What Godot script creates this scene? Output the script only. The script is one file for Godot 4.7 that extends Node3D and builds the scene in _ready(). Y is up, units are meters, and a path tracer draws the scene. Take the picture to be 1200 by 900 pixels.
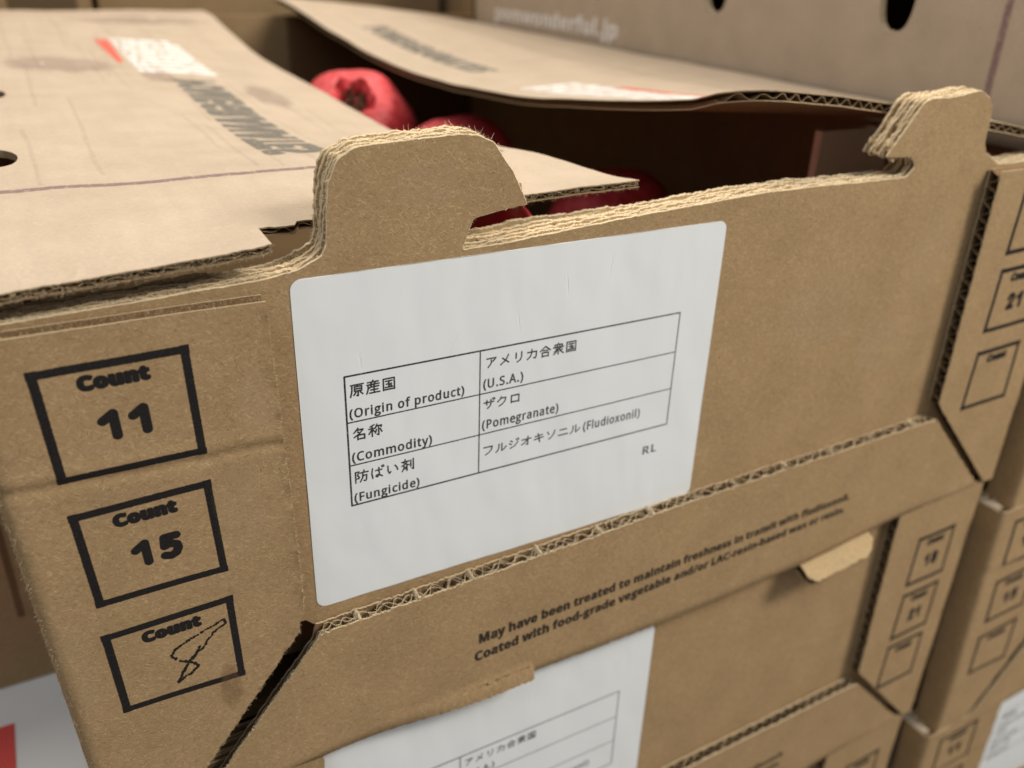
extends Node3D
# A close-up of a stack of kraft fruit cartons. Shapes are worked out in millimetres and written in metres.
const MM := 0.001
var noise := FastNoiseLite.new()
var rng := RandomNumberGenerator.new()
var M := {}


func _ready() -> void:
	# ---- camera, air, lamps
	var cam := Camera3D.new()
	cam.name = "camera"
	cam.transform = Transform3D(Basis(Vector3(0.878063, 0.029317, 0.477646), Vector3(0.188514, 0.896223, -0.401555), Vector3(-0.43985, 0.442634, 0.781414)).orthonormalized(), Vector3(-0.055154, 0.079623, 0.219646))
	var lens := CameraAttributesPhysical.new()
	lens.frustum_focal_length = 27.414
	lens.frustum_near = 0.02
	lens.frustum_far = 40.0
	lens.frustum_focus_distance = 0.252
	lens.exposure_aperture = 8.2
	cam.attributes = lens
	cam.current = true
	add_child(cam)
	var env := Environment.new()
	env.background_mode = Environment.BG_COLOR
	env.background_color = Color(0.27, 0.265, 0.26).linear_to_srgb()
	env.tonemap_mode = Environment.TONE_MAPPER_LINEAR
	env.tonemap_exposure = 1.0
	env.sdfgi_enabled = true
	env.ssao_enabled = true
	env.ssil_enabled = true
	var we := WorldEnvironment.new()
	we.name = "environment"
	we.environment = env
	add_child(we)
	lamp("shop_ceiling_light", Vector3(0.4, 1.75, -0.7), Vector3(0.1, 0, -0.1), Vector2(1.8, 0.5), 3.7, Color(1.0, 0.95, 0.88))
	lamp("right_fill_light", Vector3(1.0, 0.95, 0.85), Vector3(0.15, -0.05, 0), Vector2(0.7, 0.25), 2.5, Color(1.0, 0.97, 0.92))  # added fill lamp, no real fixture; brightens the right of the front
	lamp("shop_ceiling_light", Vector3(-0.9, 1.9, 1.0), Vector3(0.0, -0.1, 0), Vector2(1.8, 0.5), 1.1, Color(0.95, 0.98, 1.0))

	noise.seed = 11
	noise.frequency = 1.0
	noise.fractal_octaves = 3
	rng.seed = 20
	make_materials()
	make_prints()

	# ---- ground the stacks stand on
	var ground := Sh.new()
	ground.box(Vector3(-2500, -520, -2500), Vector3(2500, -500, 2500))
	var gm := mesh_node("ground", [[ground, M.floor]], self)
	gm.set_meta("kind", "structure")
	gm.set_meta("label", "grey shop floor under the stacks of cartons")

	# ---- cartons
	var top := carton(true)
	top.set_meta("label", "open kraft fruit carton topping the front stack, with a white label and stacking tabs")
	var low := carton(false)
	low.position = Vector3(4, -161, -1.5) * MM
	low.scale.x = 0.975
	low.set_meta("label", "kraft carton directly below the open one, its white label half hidden")
	var third := copy_of(low, Vector3(-1, -322, -3), "kraft carton at the bottom of the front stack, third below the open lid")
	var right_top := copy_of(low, Vector3(429, 151, 9), "kraft carton with vent holes and a white web address on its side")
	var right_upper := copy_of(low, Vector3(429, -9, 9), "kraft carton in the right stack, beside the open carton and under the vented one")
	var right_mid := copy_of(low, Vector3(429, -169, 9), "kraft carton in the right stack with a shaded side, level with the half hidden label")
	var right_low := copy_of(low, Vector3(429, -329, 9), "kraft carton low in the right stack with a white label cut by the picture corner")
	for c in [top, low, third, right_top, right_upper, right_mid, right_low]:
		c.set_meta("category", "carton")
		c.set_meta("group", "kraft fruit cartons stacked in two piles")
	label_on(low, Vector3(-9, -173 + 161, 1.5))
	label_on(right_low, Vector3(2, -3, 0))
	for c in [right_top, right_upper, right_mid, right_low]:
		c.scale.x = 1.0
	for c in [right_upper, right_mid, right_low]:
		side_edge(c)
	bent_tab(low)
	side_print(right_top)

	fruits()
	surroundings()


# ------------------------------------------------------------------ geometry helpers
class Sh:
	var v := PackedVector3Array()
	var n := PackedVector3Array()
	var uv := PackedVector2Array()

	func tri(a: Vector3, b: Vector3, c: Vector3, nn := Vector3.ZERO) -> void:  # counter-clockwise seen from outside
		if nn == Vector3.ZERO:
			nn = (b - a).cross(c - a).normalized()
		v.append(a * 0.001); v.append(c * 0.001); v.append(b * 0.001)
		n.append(nn); n.append(nn); n.append(nn)
		uv.append(Vector2.ZERO); uv.append(Vector2.ZERO); uv.append(Vector2.ZERO)

	func quad(a: Vector3, b: Vector3, c: Vector3, d: Vector3) -> void:
		var nn := (c - a).cross(d - b).normalized()
		tri(a, b, c, nn)
		tri(a, c, d, nn)

	func quad_n(a: Vector3, b: Vector3, c: Vector3, d: Vector3, na: Vector3, nb: Vector3, nc: Vector3, nd: Vector3) -> void:
		for p in [a, c, b, a, d, c]:
			v.append(p * 0.001)
			uv.append(Vector2.ZERO)
		for p in [na, nc, nb, na, nd, nc]:
			n.append(p)

	func box(lo: Vector3, hi: Vector3) -> void:
		var p := func(i: int, j: int, k: int) -> Vector3: return Vector3(hi.x if i else lo.x, hi.y if j else lo.y, hi.z if k else lo.z)
		quad(p.call(0, 0, 1), p.call(1, 0, 1), p.call(1, 1, 1), p.call(0, 1, 1))
		quad(p.call(1, 0, 0), p.call(0, 0, 0), p.call(0, 1, 0), p.call(1, 1, 0))
		quad(p.call(1, 0, 1), p.call(1, 0, 0), p.call(1, 1, 0), p.call(1, 1, 1))
		quad(p.call(0, 0, 0), p.call(0, 0, 1), p.call(0, 1, 1), p.call(0, 1, 0))
		quad(p.call(0, 1, 1), p.call(1, 1, 1), p.call(1, 1, 0), p.call(0, 1, 0))
		quad(p.call(0, 0, 0), p.call(1, 0, 0), p.call(1, 0, 1), p.call(0, 0, 1))

	# rows of points, row index along the first direction; normal is first x second unless flipped
	func grid(rows: Array, flip := false, keep: Array = [], uvs := false) -> void:
		var nr := rows.size()
		var nc: int = rows[0].size()
		var ns := []
		for i in nr:
			var line := PackedVector3Array()
			for j in nc:
				var dv: Vector3 = rows[i][mini(j + 1, nc - 1)] - rows[i][maxi(j - 1, 0)]
				var d1: Vector3 = rows[mini(i + 1, nr - 1)][j] - rows[i][j]
				var d0: Vector3 = rows[i][j] - rows[maxi(i - 1, 0)][j]
				var du := d0 + d1
				var l0 := d0.length()
				var l1 := d1.length()
				if l0 > 0.0 and l1 > 0.0 and maxf(l0, l1) > 6.0 * minf(l0, l1):
					du = d0 if d0.cross(dv).length() / l0 > d1.cross(dv).length() / l1 else d1
				var nn := du.cross(dv).normalized()
				line.append(-nn if flip else nn)
			ns.append(line)
		for i in nr - 1:
			for j in nc - 1:
				if keep and not keep[i][j]:
					continue
				var a := [i, j]
				var b := [i + 1, j]
				var d := [i, j + 1]
				if flip:
					b = [i, j + 1]
					d = [i + 1, j]
				quad_n(rows[a[0]][a[1]], rows[b[0]][b[1]], rows[i + 1][j + 1], rows[d[0]][d[1]], ns[a[0]][a[1]], ns[b[0]][b[1]], ns[i + 1][j + 1], ns[d[0]][d[1]])
				if uvs:
					var k := uv.size() - 6
					var q := func(e: Array) -> Vector2: return Vector2(float(e[0]) / (nr - 1), 1.0 - float(e[1]) / (nc - 1))
					var c := [i + 1, j + 1]
					uv[k] = q.call(a); uv[k + 1] = q.call(c); uv[k + 2] = q.call(b)
					uv[k + 3] = q.call(a); uv[k + 4] = q.call(d); uv[k + 5] = q.call(c)


func mesh_node(called: String, parts: Array, parent: Node) -> MeshInstance3D:
	var m := ArrayMesh.new()
	for p in parts:
		var s: Sh = p[0]
		if s.v.is_empty():
			continue
		var arr := []
		arr.resize(Mesh.ARRAY_MAX)
		arr[Mesh.ARRAY_VERTEX] = s.v
		arr[Mesh.ARRAY_NORMAL] = s.n
		arr[Mesh.ARRAY_TEX_UV] = s.uv
		m.add_surface_from_arrays(Mesh.PRIMITIVE_TRIANGLES, arr)
		m.surface_set_material(m.get_surface_count() - 1, p[1])
	var o := MeshInstance3D.new()
	o.name = numbered(called, parent)
	o.mesh = m
	parent.add_child(o, true)
	return o


func numbered(called: String, parent: Node) -> String:
	if not parent.has_node(called):
		return called
	var k := 1
	while parent.has_node("%s_%03d" % [called, k]):
		k += 1
	return "%s_%03d" % [called, k]


func thing(called: String, label: String, category: String, at := Vector3.ZERO, group := "") -> Node3D:
	var o := Node3D.new()
	o.name = numbered(called, self)
	o.position = at * MM
	o.set_meta("label", label)
	o.set_meta("category", category)
	if group:
		o.set_meta("group", group)
	add_child(o, true)
	return o


func copy_of(o: Node3D, at: Vector3, label: String) -> Node3D:
	var c: Node3D = o.duplicate()
	c.name = numbered("carton", self)
	add_child(c, true)
	c.position = at * MM
	c.set_meta("label", label)
	return c


func lamp(called: String, at: Vector3, towards: Vector3, size: Vector2, energy: float, tint: Color) -> void:
	var l := AreaLight3D.new()
	l.name = numbered(called, self)
	l.area_size = size
	l.light_energy = energy
	l.light_color = tint
	l.area_range = 12.0
	l.area_attenuation = 2.0
	l.shadow_enabled = true
	add_child(l, true)
	l.look_at_from_position(at, towards, Vector3(0, 0, -1))


func nz(a: float, b := 0.0, c := 0.0) -> float:
	return noise.get_noise_3d(a, b, c)


func span(a: float, b: float, step: float) -> PackedFloat32Array:
	var k := maxi(1, ceili(absf(b - a) / step))
	var out := PackedFloat32Array()
	for i in k + 1:
		out.append(lerpf(a, b, float(i) / k))
	return out


func table(t: Array, x: float) -> float:  # smooth reading of [x, y] pairs
	if x <= t[0][0]:
		return t[0][1]
	for i in t.size() - 1:
		if x <= t[i + 1][0]:
			var f: float = (x - t[i][0]) / (t[i + 1][0] - t[i][0])
			var y0: float = t[maxi(i - 1, 0)][1]
			var y3: float = t[mini(i + 2, t.size() - 1)][1]
			return lerpf(cubic_interpolate(t[i][1], t[i + 1][1], y0, y3, f), lerpf(t[i][1], t[i + 1][1], f), 0.4)
	return t[-1][1]


func oval(q: Vector2, n: float) -> float:
	return pow(pow(absf(q.x), n) + pow(absf(q.y), n), 1.0 / n)


# Corrugated board: two liners and a wavy medium between them. surf(a, b, w) gives the point w mm out of the face.
func board(called: String, parent: Node, surf: Callable, along_b: bool, us: PackedFloat32Array, reach: Callable, nv: int, t: float, pitch: float, face: Material, o := {}) -> MeshInstance3D:
	var lt: float = o.get("liner", 0.42)
	var jit: float = o.get("jitter", 0.35)
	var holes: Array = o.get("holes", [])
	var edge: Material = o.get("edge", M.edge)
	var fs := Sh.new()
	var es := Sh.new()
	var ns := Sh.new()
	var sd: float = rng.randf() * 900.0
	var at := func(u: float, v: float, w: float) -> Vector3: return surf.call(v, u, w) if along_b else surf.call(u, v, w)
	for layer in 2:
		var w0 := 0.0 if layer == 0 else -t + lt
		var w1 := w0 - lt
		var top := []
		var bot := []
		var keep := []
		for i in us.size():
			var u := us[i]
			var r: Vector2 = reach.call(u)
			var lo: float = r.x + jit * (nz(u * 0.9, sd, layer * 30.0) + 0.5 * nz(u * 0.22, sd + 40, layer * 30.0)) - o.get("step", 0.0) * layer
			var hi: float = r.y + jit * (nz(u * 0.9, sd + 9, layer * 30.0) + 0.7 * nz(u * 0.25, sd + 60, layer * 30.0)) - (3.0 * layer if u < o.get("deep_below", -1e9) else 0.0)
			var a := PackedVector3Array()
			var b := PackedVector3Array()
			var kk := []
			for j in nv + 1:
				var f := float(j) / nv
				if o.has("grade"):
					f = pow(f, o.grade)
				var p := Vector2(u, lerpf(lo, hi, f))
				for h in holes:
					var q := Vector2((p.x - h[0]) / h[2], (p.y - h[1]) / h[3])
					var l := oval(q, h[5])
					if l > 0.01 and absf(l - 1.0) < h[4]:
						q /= l
						p = Vector2(h[0] + q.x * h[2], h[1] + q.y * h[3])
				a.append(at.call(p.x, p.y, w0))
				b.append(at.call(p.x, p.y, w1))
				if i < us.size() - 1 and j < nv:
					var ok := true
					for h in holes:
						var f2 := (j + 0.5) / nv
						if o.has("grade"):
							f2 = pow(f2, o.grade)
						if oval(Vector2(((u + us[i + 1]) * 0.5 - h[0]) / h[2], (lerpf(lo, hi, f2) - h[1]) / h[3]), h[5]) < 1.0 - h[4] * 0.15:
							ok = false
					kk.append(ok)
			top.append(a)
			bot.append(b)
			keep.append(kk)
		for i in us.size() - 1:
			if top[i][0].distance_to(top[i + 1][0]) > 6.0 or top[i][nv].distance_to(top[i + 1][nv]) > 6.0:
				keep[i].fill(false)
				for q in [[i, 1], [i + 1, -1]]:
					for j in nv:
						var j0: int = j if q[1] < 0 else j + 1
						var j1: int = j + 1 if q[1] < 0 else j
						es.quad(top[q[0]][j0], bot[q[0]][j0], bot[q[0]][j1], top[q[0]][j1])
		fs.grid(top, along_b, keep) if layer == 0 else ns.grid(top, along_b, keep)
		ns.grid(bot, not along_b, keep)
		for i in us.size() - 1:
			if top[i][0].distance_to(top[i + 1][0]) > 6.0 or top[i][nv].distance_to(top[i + 1][nv]) > 6.0:
				continue
			es.quad(top[i][nv], bot[i][nv], bot[i + 1][nv], top[i + 1][nv])
			es.quad(top[i + 1][0], bot[i + 1][0], bot[i][0], top[i][0])
		for j in nv:
			var z := us.size() - 1
			es.quad(top[0][j], bot[0][j], bot[0][j + 1], top[0][j + 1])
			es.quad(top[z][j + 1], bot[z][j + 1], bot[z][j], top[z][j])
	for h in holes:
		for k in 28:
			var p0 := Vector2.from_angle(TAU * k / 28.0)
			var p1 := Vector2.from_angle(TAU * (k + 1) / 28.0)
			p0 /= oval(p0, h[5])
			p1 /= oval(p1, h[5])
			var w2 := -t
			es.quad(at.call(h[0] + p0.x * h[2], h[1] + p0.y * h[3], 0.0), at.call(h[0] + p0.x * h[2], h[1] + p0.y * h[3], w2), at.call(h[0] + p1.x * h[2], h[1] + p1.y * h[3], w2), at.call(h[0] + p1.x * h[2], h[1] + p1.y * h[3], 0.0))
	var made := mesh_node(called, [[fs, face], [es, edge], [ns, o.get("inner", M.shaded_innards)]], parent)
	# the medium
	for pass_ in o.get("mediums", 1):
		medium(made, at, us, reach, nv, t, pitch * (1.0 + 0.31 * pass_), lt, along_b, holes, sd + 31.0 * pass_, o)
	return made


func medium(made: Node, at: Callable, us: PackedFloat32Array, reach: Callable, nv: int, t: float, pitch: float, lt: float, along_b: bool, holes: Array, sd: float, o: Dictionary) -> void:
	var ms := Sh.new()
	var rows := []
	var back := []
	var open_at := []
	var ph := rng.randf()
	var u := us[0]
	var amp := 1.0
	var last_k := -1
	var crush: float = o.get("crush", 0.12)
	while u <= us[-1]:
		var k := int(ph)
		if k != last_k:
			amp = 1.0 - crush * rng.randf() * 2.0
			last_k = k
		var r: Vector2 = reach.call(u)
		var s := sin(ph * TAU)
		s = clampf(s * 1.18, -1, 1) * amp + 0.12 * nz(u * 0.6, sd + 200)
		s = clampf(s, -1.0, 1.0)
		var w := -t * 0.5 + (t * 0.5 - lt - 0.12) * s
		var inset := 0.25 + 0.35 * absf(nz(u * 0.8, sd + 77)) * 2.0
		var gap := []
		if u < o.get("deep_below", -1e9):
			inset += 3.2
		var a := PackedVector3Array()
		var b := PackedVector3Array()
		for j in nv + 1:
			var f := float(j) / nv
			if o.has("grade"):
				f = pow(f, o.grade)
			var vv := lerpf(r.x + inset, r.y - inset * o.get("inset", 1.0), f)
			var solid := true
			for h in holes:
				if oval(Vector2((u - h[0]) / h[2], (vv - h[1]) / h[3]), h[5]) < 1.05:
					solid = false
			gap.append(not solid)
			a.append(at.call(u, vv, w))
			b.append(a[j] + (at.call(u, vv, w - o.get("sheet", 0.2)) - at.call(u, vv, w)))
		rows.append(a)
		back.append(b)
		open_at.append(gap)
		u += pitch / 10.0
		ph += 0.1 * (1.0 + 0.25 * nz(u * 0.15, sd + 500))
	if rows.size() > 1:
		var keep2 := []
		for i in rows.size() - 1:
			var ok: bool = rows[i][0].distance_to(rows[i + 1][0]) < 5.0 and rows[i][nv].distance_to(rows[i + 1][nv]) < 5.0
			var kk := []
			kk.resize(nv)
			kk.fill(ok)
			for j in nv:
				if ok and open_at[i][j]:
					kk[j] = false
			keep2.append(kk)
		ms.grid(rows, along_b, keep2)
		ms.grid(back, not along_b, keep2)
		var me := Sh.new()
		for i in rows.size() - 1:
			if keep2[i][0]:
				me.quad(rows[i][nv], back[i][nv], back[i + 1][nv], rows[i + 1][nv])
				me.quad(rows[i + 1][0], back[i + 1][0], back[i][0], rows[i][0])
		mesh_node("fluting", [[ms, o.get("inner", M.shaded_innards)], [me, o.get("medium", M.edge)]], made)


# A flat print on a surface: corners are (a, b) at top left, top right, bottom right, bottom left.
func print_on(called: String, parent: Node, surf: Callable, c: Array, mat: Material, nu := 2, nv := 2, lift := 0.07) -> MeshInstance3D:
	var s := Sh.new()
	var rows := []
	for i in nu + 1:
		var fx := float(i) / nu
		var line := PackedVector3Array()
		for j in nv + 1:
			var fy := float(j) / nv
			var p: Vector2 = (c[3] as Vector2).lerp(c[2], fx).lerp((c[0] as Vector2).lerp(c[1], fx), fy)
			line.append(surf.call(p.x, p.y, lift))
		rows.append(line)
	s.grid(rows, false, [], true)
	return mesh_node(called, [[s, mat]], parent)


func fuzz(parent: Node, spots: Array, radius := 0.07, mat: Material = null) -> void:  # loose paper fibres: [root, direction, length]
	var s := Sh.new()
	for sp in spots:
		var p: Vector3 = sp[0]
		var d: Vector3 = sp[1]
		var l: float = sp[2]
		var side := d.cross(Vector3(rng.randfn(), rng.randfn(), rng.randfn())).normalized()
		var up := d.cross(side)
		var curl := Vector3(rng.randfn(), rng.randfn(), rng.randfn()) * 0.55
		var ring := []
		for k in 4:
			var r := radius * (1.0 - k * 0.24)
			var e := []
			for q in 3:
				var an := TAU * q / 3.0
				e.append(p + (side * cos(an) + up * sin(an)) * r)
			ring.append(e)
			p += d * l / 3.0
			d = (d + curl * 0.5 + Vector3(rng.randfn(), rng.randfn(), rng.randfn()) * 0.18).normalized()
		for k in 3:
			for q in 3:
				var q2 := (q + 1) % 3
				s.quad(ring[k][q], ring[k][q2], ring[k + 1][q2], ring[k + 1][q])
	var o := mesh_node("paper_fibres", [[s, mat if mat else M.fibre]], parent)
	o.set_meta("kind", "stuff")


func smooth_outline(p: Array, step: float, passes: int) -> PackedVector2Array:
	var out := PackedVector2Array()
	for i in p.size() - 1:
		var k := maxi(1, roundi((p[i + 1] as Vector2).distance_to(p[i]) / step))
		for j in k:
			out.append((p[i] as Vector2).lerp(p[i + 1], float(j) / k))
	out.append(p[-1])
	for n in passes:
		var q := out.duplicate()
		for i in range(1, out.size() - 1):
			q[i] = out[i] * 0.5 + (out[i - 1] + out[i + 1]) * 0.25
		out = q
	return out


# Die-cut double board standing at z = 0 and going back: plies with their own ragged edges.
func ply_panel(called: String, parent: Node, line: PackedVector2Array, close: Array, plies: Array, face: Material) -> MeshInstance3D:
	var fs := Sh.new()
	var es := Sh.new()
	var cs := Sh.new()
	var n := line.size()
	var norm := PackedVector2Array()
	for i in n:
		var d := line[mini(i + 1, n - 1)] - line[maxi(i - 1, 0)]
		norm.append(Vector2(-d.y, d.x).normalized())
	for li in plies.size():
		var pl: Array = plies[li]  # z front, z back, push out, raggedness
		var ring := []
		for lev in 4:
			var r := PackedVector3Array()
			for i in n:
				var rag: float = pl[3] * (nz(line[i].x * 0.55, line[i].y * 0.55, li * 21.0) * 1.0 + 0.4 * nz(line[i].x * 1.7, line[i].y * 1.7, li * 33.0 + lev * 0.35)) * 0.72
				var cav: float = pl[4] * maxf(0.0, nz(line[i].x * 0.28, line[i].y * 0.28, 70.0 + li * 9.0) + 0.14) * 4.2
				var out: float = pl[2] + rag - cav - (0.22 if lev == 0 or lev == 3 else 0.0) + 0.95 * nz(line[i].x * 0.06, line[i].y * 0.06, li * 17.0) * (0.3 if li == 0 else 1.0)
				var q := line[i] + norm[i] * out
				var z: float = lerpf(pl[0], pl[1], [0.0, 0.25, 0.75, 1.0][lev]) + 0.25 * nz(line[i].x * 0.12, line[i].y * 0.12, li * 4.0) * (0.0 if li == 0 and lev == 0 else 1.0)
				z *= 1.0 + 0.55 * exp(-pow((line[i].x - 74.0) / 26.0, 2.0)) * (1.0 - smoothstep(5.0, 10.0, line[i].y))
				r.append(Vector3(q.x, q.y, z))
			ring.append(r)
		for lev in 3:
			(cs if pl[4] > 0.5 else es).grid([ring[lev], ring[lev + 1]], false)
		if li == 0:
			var poly := PackedVector2Array()
			for p in ring[0]:
				poly.append(Vector2(p.x, p.y))
			for p in close:
				poly.append(p)
			var ids := Geometry2D.triangulate_polygon(poly)
			if ids.is_empty():
				push_warning("front outline could not be filled")
			for k in range(0, ids.size(), 3):
				var a := poly[ids[k]]
				var b := poly[ids[k + 1]]
				var c := poly[ids[k + 2]]
				if (b - a).cross(c - a) < 0:
					var sw := b
					b = c
					c = sw
				fs.tri(Vector3(a.x, a.y, pl[0]), Vector3(b.x, b.y, pl[0]), Vector3(c.x, c.y, pl[0]), Vector3(0, 0, 1))
				if true:
					es.tri(Vector3(a.x, a.y, plies[-1][1]), Vector3(c.x, c.y, plies[-1][1]), Vector3(b.x, b.y, plies[-1][1]), Vector3(0, 0, -1))
		for e in [[ring[0], 1.0, li > 0], [ring[3], -1.0, true]]:
			if not e[2]:
				continue
			for i in n - 1:
				var a: Vector3 = e[0][i]
				var b: Vector3 = e[0][i + 1]
				var ia := a - Vector3(norm[i].x, norm[i].y, 0) * 3.0
				var ib := b - Vector3(norm[i + 1].x, norm[i + 1].y, 0) * 3.0
				if e[1] > 0:
					cs.quad(ia, ib, b, a)
				else:
					es.quad(a, b, ib, ia)
	return mesh_node(called, [[fs, face], [es, M.edge], [cs, M.ply]], parent)


# ------------------------------------------------------------------ materials
func fibre_image(size: int, count: int, base: Color, light: Color, dark: Color, mix_: float, sd: int) -> Array:
	var r := RandomNumberGenerator.new()
	r.seed = sd
	var h := PackedFloat32Array()
	h.resize(size * size)
	for i in size * size:
		h[i] = r.randf() * 0.5 - 0.25
	for k in count:
		var x := r.randf() * size
		var y := r.randf() * size
		var an := r.randfn() * 0.75 + 0.25
		var turn := r.randfn() * 0.035
		var l := int(r.randf_range(5, 19))
		var g := r.randfn() * 0.5
		if r.randf() < 0.16:
			g = r.randf_range(0.7, 1.9)
		elif r.randf() < 0.05:
			g = -r.randf_range(0.8, 1.6)
		for s in l:
			var fade := sin(PI * (s + 0.5) / l)
			var i := (int(y) & (size - 1)) * size + (int(x) & (size - 1))
			h[i] += (g * fade - h[i]) * 0.62
			var i2 := (int(y + 1) & (size - 1)) * size + (int(x) & (size - 1))
			h[i2] += (g * fade - h[i2]) * 0.4
			x += cos(an)
			y += sin(an)
			an += turn
	var rgb := PackedByteArray()
	rgb.resize(size * size * 3)
	var lum := PackedByteArray()
	lum.resize(size * size)
	for i in size * size:
		var t := clampf(h[i] * mix_, -1.0, 1.0)
		var c := base.lerp(light, t) if t > 0 else base.lerp(dark, -t)
		rgb[i * 3] = c.r8
		rgb[i * 3 + 1] = c.g8
		rgb[i * 3 + 2] = c.b8
		lum[i] = int(clampf(128 + h[i] * 55, 0, 255))
	return [ImageTexture.create_from_image(Image.create_from_data(size, size, false, Image.FORMAT_RGB8, rgb)), ImageTexture.create_from_image(Image.create_from_data(size, size, false, Image.FORMAT_L8, lum))]


func mottle(freq: float, lo: Color, hi: Color, sd: int) -> NoiseTexture2D:
	var t := NoiseTexture2D.new()
	t.width = 512
	t.height = 512
	t.seamless = true
	t.noise = FastNoiseLite.new()
	t.noise.seed = sd
	t.noise.frequency = freq
	t.noise.fractal_octaves = 5
	var ramp := Gradient.new()
	ramp.set_color(0, lo)
	ramp.set_color(1, hi)
	t.color_ramp = ramp
	return t


func paper(tex: Array, per_metre: float, bump: float, tint: Color, rough := 0.85, spot := true) -> StandardMaterial3D:
	var m := StandardMaterial3D.new()
	m.albedo_texture = tex[0]
	m.albedo_color = tint
	m.roughness = rough
	m.metallic_specular = 0.35
	m.uv1_triplanar = true
	m.uv1_triplanar_sharpness = 8.0
	m.uv1_scale = Vector3.ONE * per_metre
	if bump > 0:
		m.heightmap_enabled = true
		m.heightmap_texture = tex[1]
		m.heightmap_scale = bump
	if spot:
		m.detail_enabled = true
		m.detail_albedo = M.mottle
		m.detail_blend_mode = BaseMaterial3D.BLEND_MODE_MUL
		m.detail_uv_layer = BaseMaterial3D.DETAIL_UV_2
		m.uv2_triplanar = true
		m.uv2_scale = Vector3.ONE * 3.1
	return m


func plain(c: Color, rough := 0.8, spec := 0.4) -> StandardMaterial3D:
	var m := StandardMaterial3D.new()
	m.albedo_color = c.linear_to_srgb()
	m.roughness = rough
	m.metallic_specular = spec
	return m


func lin(r: float, g: float, b: float) -> Color:
	return Color(r, g, b).linear_to_srgb()


func make_materials() -> void:
	M.mottle = mottle(0.02, Color(0.93, 0.93, 0.92), Color(1, 1, 1), 3)
	var kraft := fibre_image(1024, 70000, lin(0.375, 0.25, 0.131), lin(0.62, 0.46, 0.265), lin(0.18, 0.105, 0.043), 0.66, 5)
	M.kraft = paper(kraft, 7.5, 0.012, Color.WHITE)
	var pale := fibre_image(1024, 60000, lin(0.535, 0.435, 0.335), lin(0.69, 0.58, 0.45), lin(0.40, 0.31, 0.22), 0.5, 8)
	M.pale = paper(pale, 8.0, 0.009, Color.WHITE)
	var cut := fibre_image(512, 9000, lin(0.68, 0.55, 0.36), lin(0.86, 0.75, 0.55), lin(0.36, 0.26, 0.14), 0.8, 9)
	M.edge = paper(cut, 40.0, 0.02, Color.WHITE, 0.9, false)
	M.medium = paper(cut, 40.0, 0.01, lin(0.72, 0.66, 0.6), 0.9, false)
	M.shaded_innards = paper(kraft, 9.0, 0.0, lin(0.55, 0.5, 0.45), 0.9, false)  # kraft darkened to paint in the shade inside the flutes
	M.ply = paper(cut, 40.0, 0.02, lin(0.66, 0.59, 0.49), 0.9, false)
	M.tab_face = paper(cut, 14.0, 0.02, lin(0.78, 0.7, 0.6), 0.9, true)
	M.crushed = paper(cut, 40.0, 0.02, lin(0.42, 0.38, 0.34), 0.9, false)
	M.inside = paper(kraft, 9.0, 0.006, lin(0.9, 0.9, 0.9))
	M.fibre = plain(Color(0.6, 0.48, 0.31), 0.9)
	M.fibre_pale = plain(Color(0.78, 0.66, 0.46), 0.9)
	M.floor = plain(Color(0.18, 0.175, 0.17), 0.6)
	M.paper = plain(Color(0.76, 0.775, 0.765), 0.42, 0.5)
	M.lit_board = plain(Color(0.84, 0.72, 0.55), 0.8)  # board lightened to paint in light on the inner tab
	M.white_board = plain(Color(0.86, 0.865, 0.86), 0.5)
	M.red_ink = plain(Color(0.74, 0.10, 0.09), 0.5)
	M.skin = paper([mottle(0.03, Color(0.70, 0.17, 0.18), Color(0.96, 0.42, 0.44), 4), null], 9.0, 0.0, Color.WHITE, 0.5, false)
	M.skin.metallic_specular = 0.5
	M.skin_brightened = paper([mottle(0.012, Color(0.90, 0.24, 0.26), Color(0.98, 0.42, 0.42), 14), null], 9.0, 0.0, Color.WHITE, 0.32, false)  # skin brightened to paint light onto the fruit behind the slot
	M.crown = plain(Color(0.25, 0.11, 0.06), 0.8)
	M.darkened_kraft = paper(kraft, 9.0, 0.006, lin(0.42, 0.36, 0.32))  # darkened copy of kraft, paints in shade inside the open carton
	M.stamen = plain(Color(0.12, 0.08, 0.04), 0.9)


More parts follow.
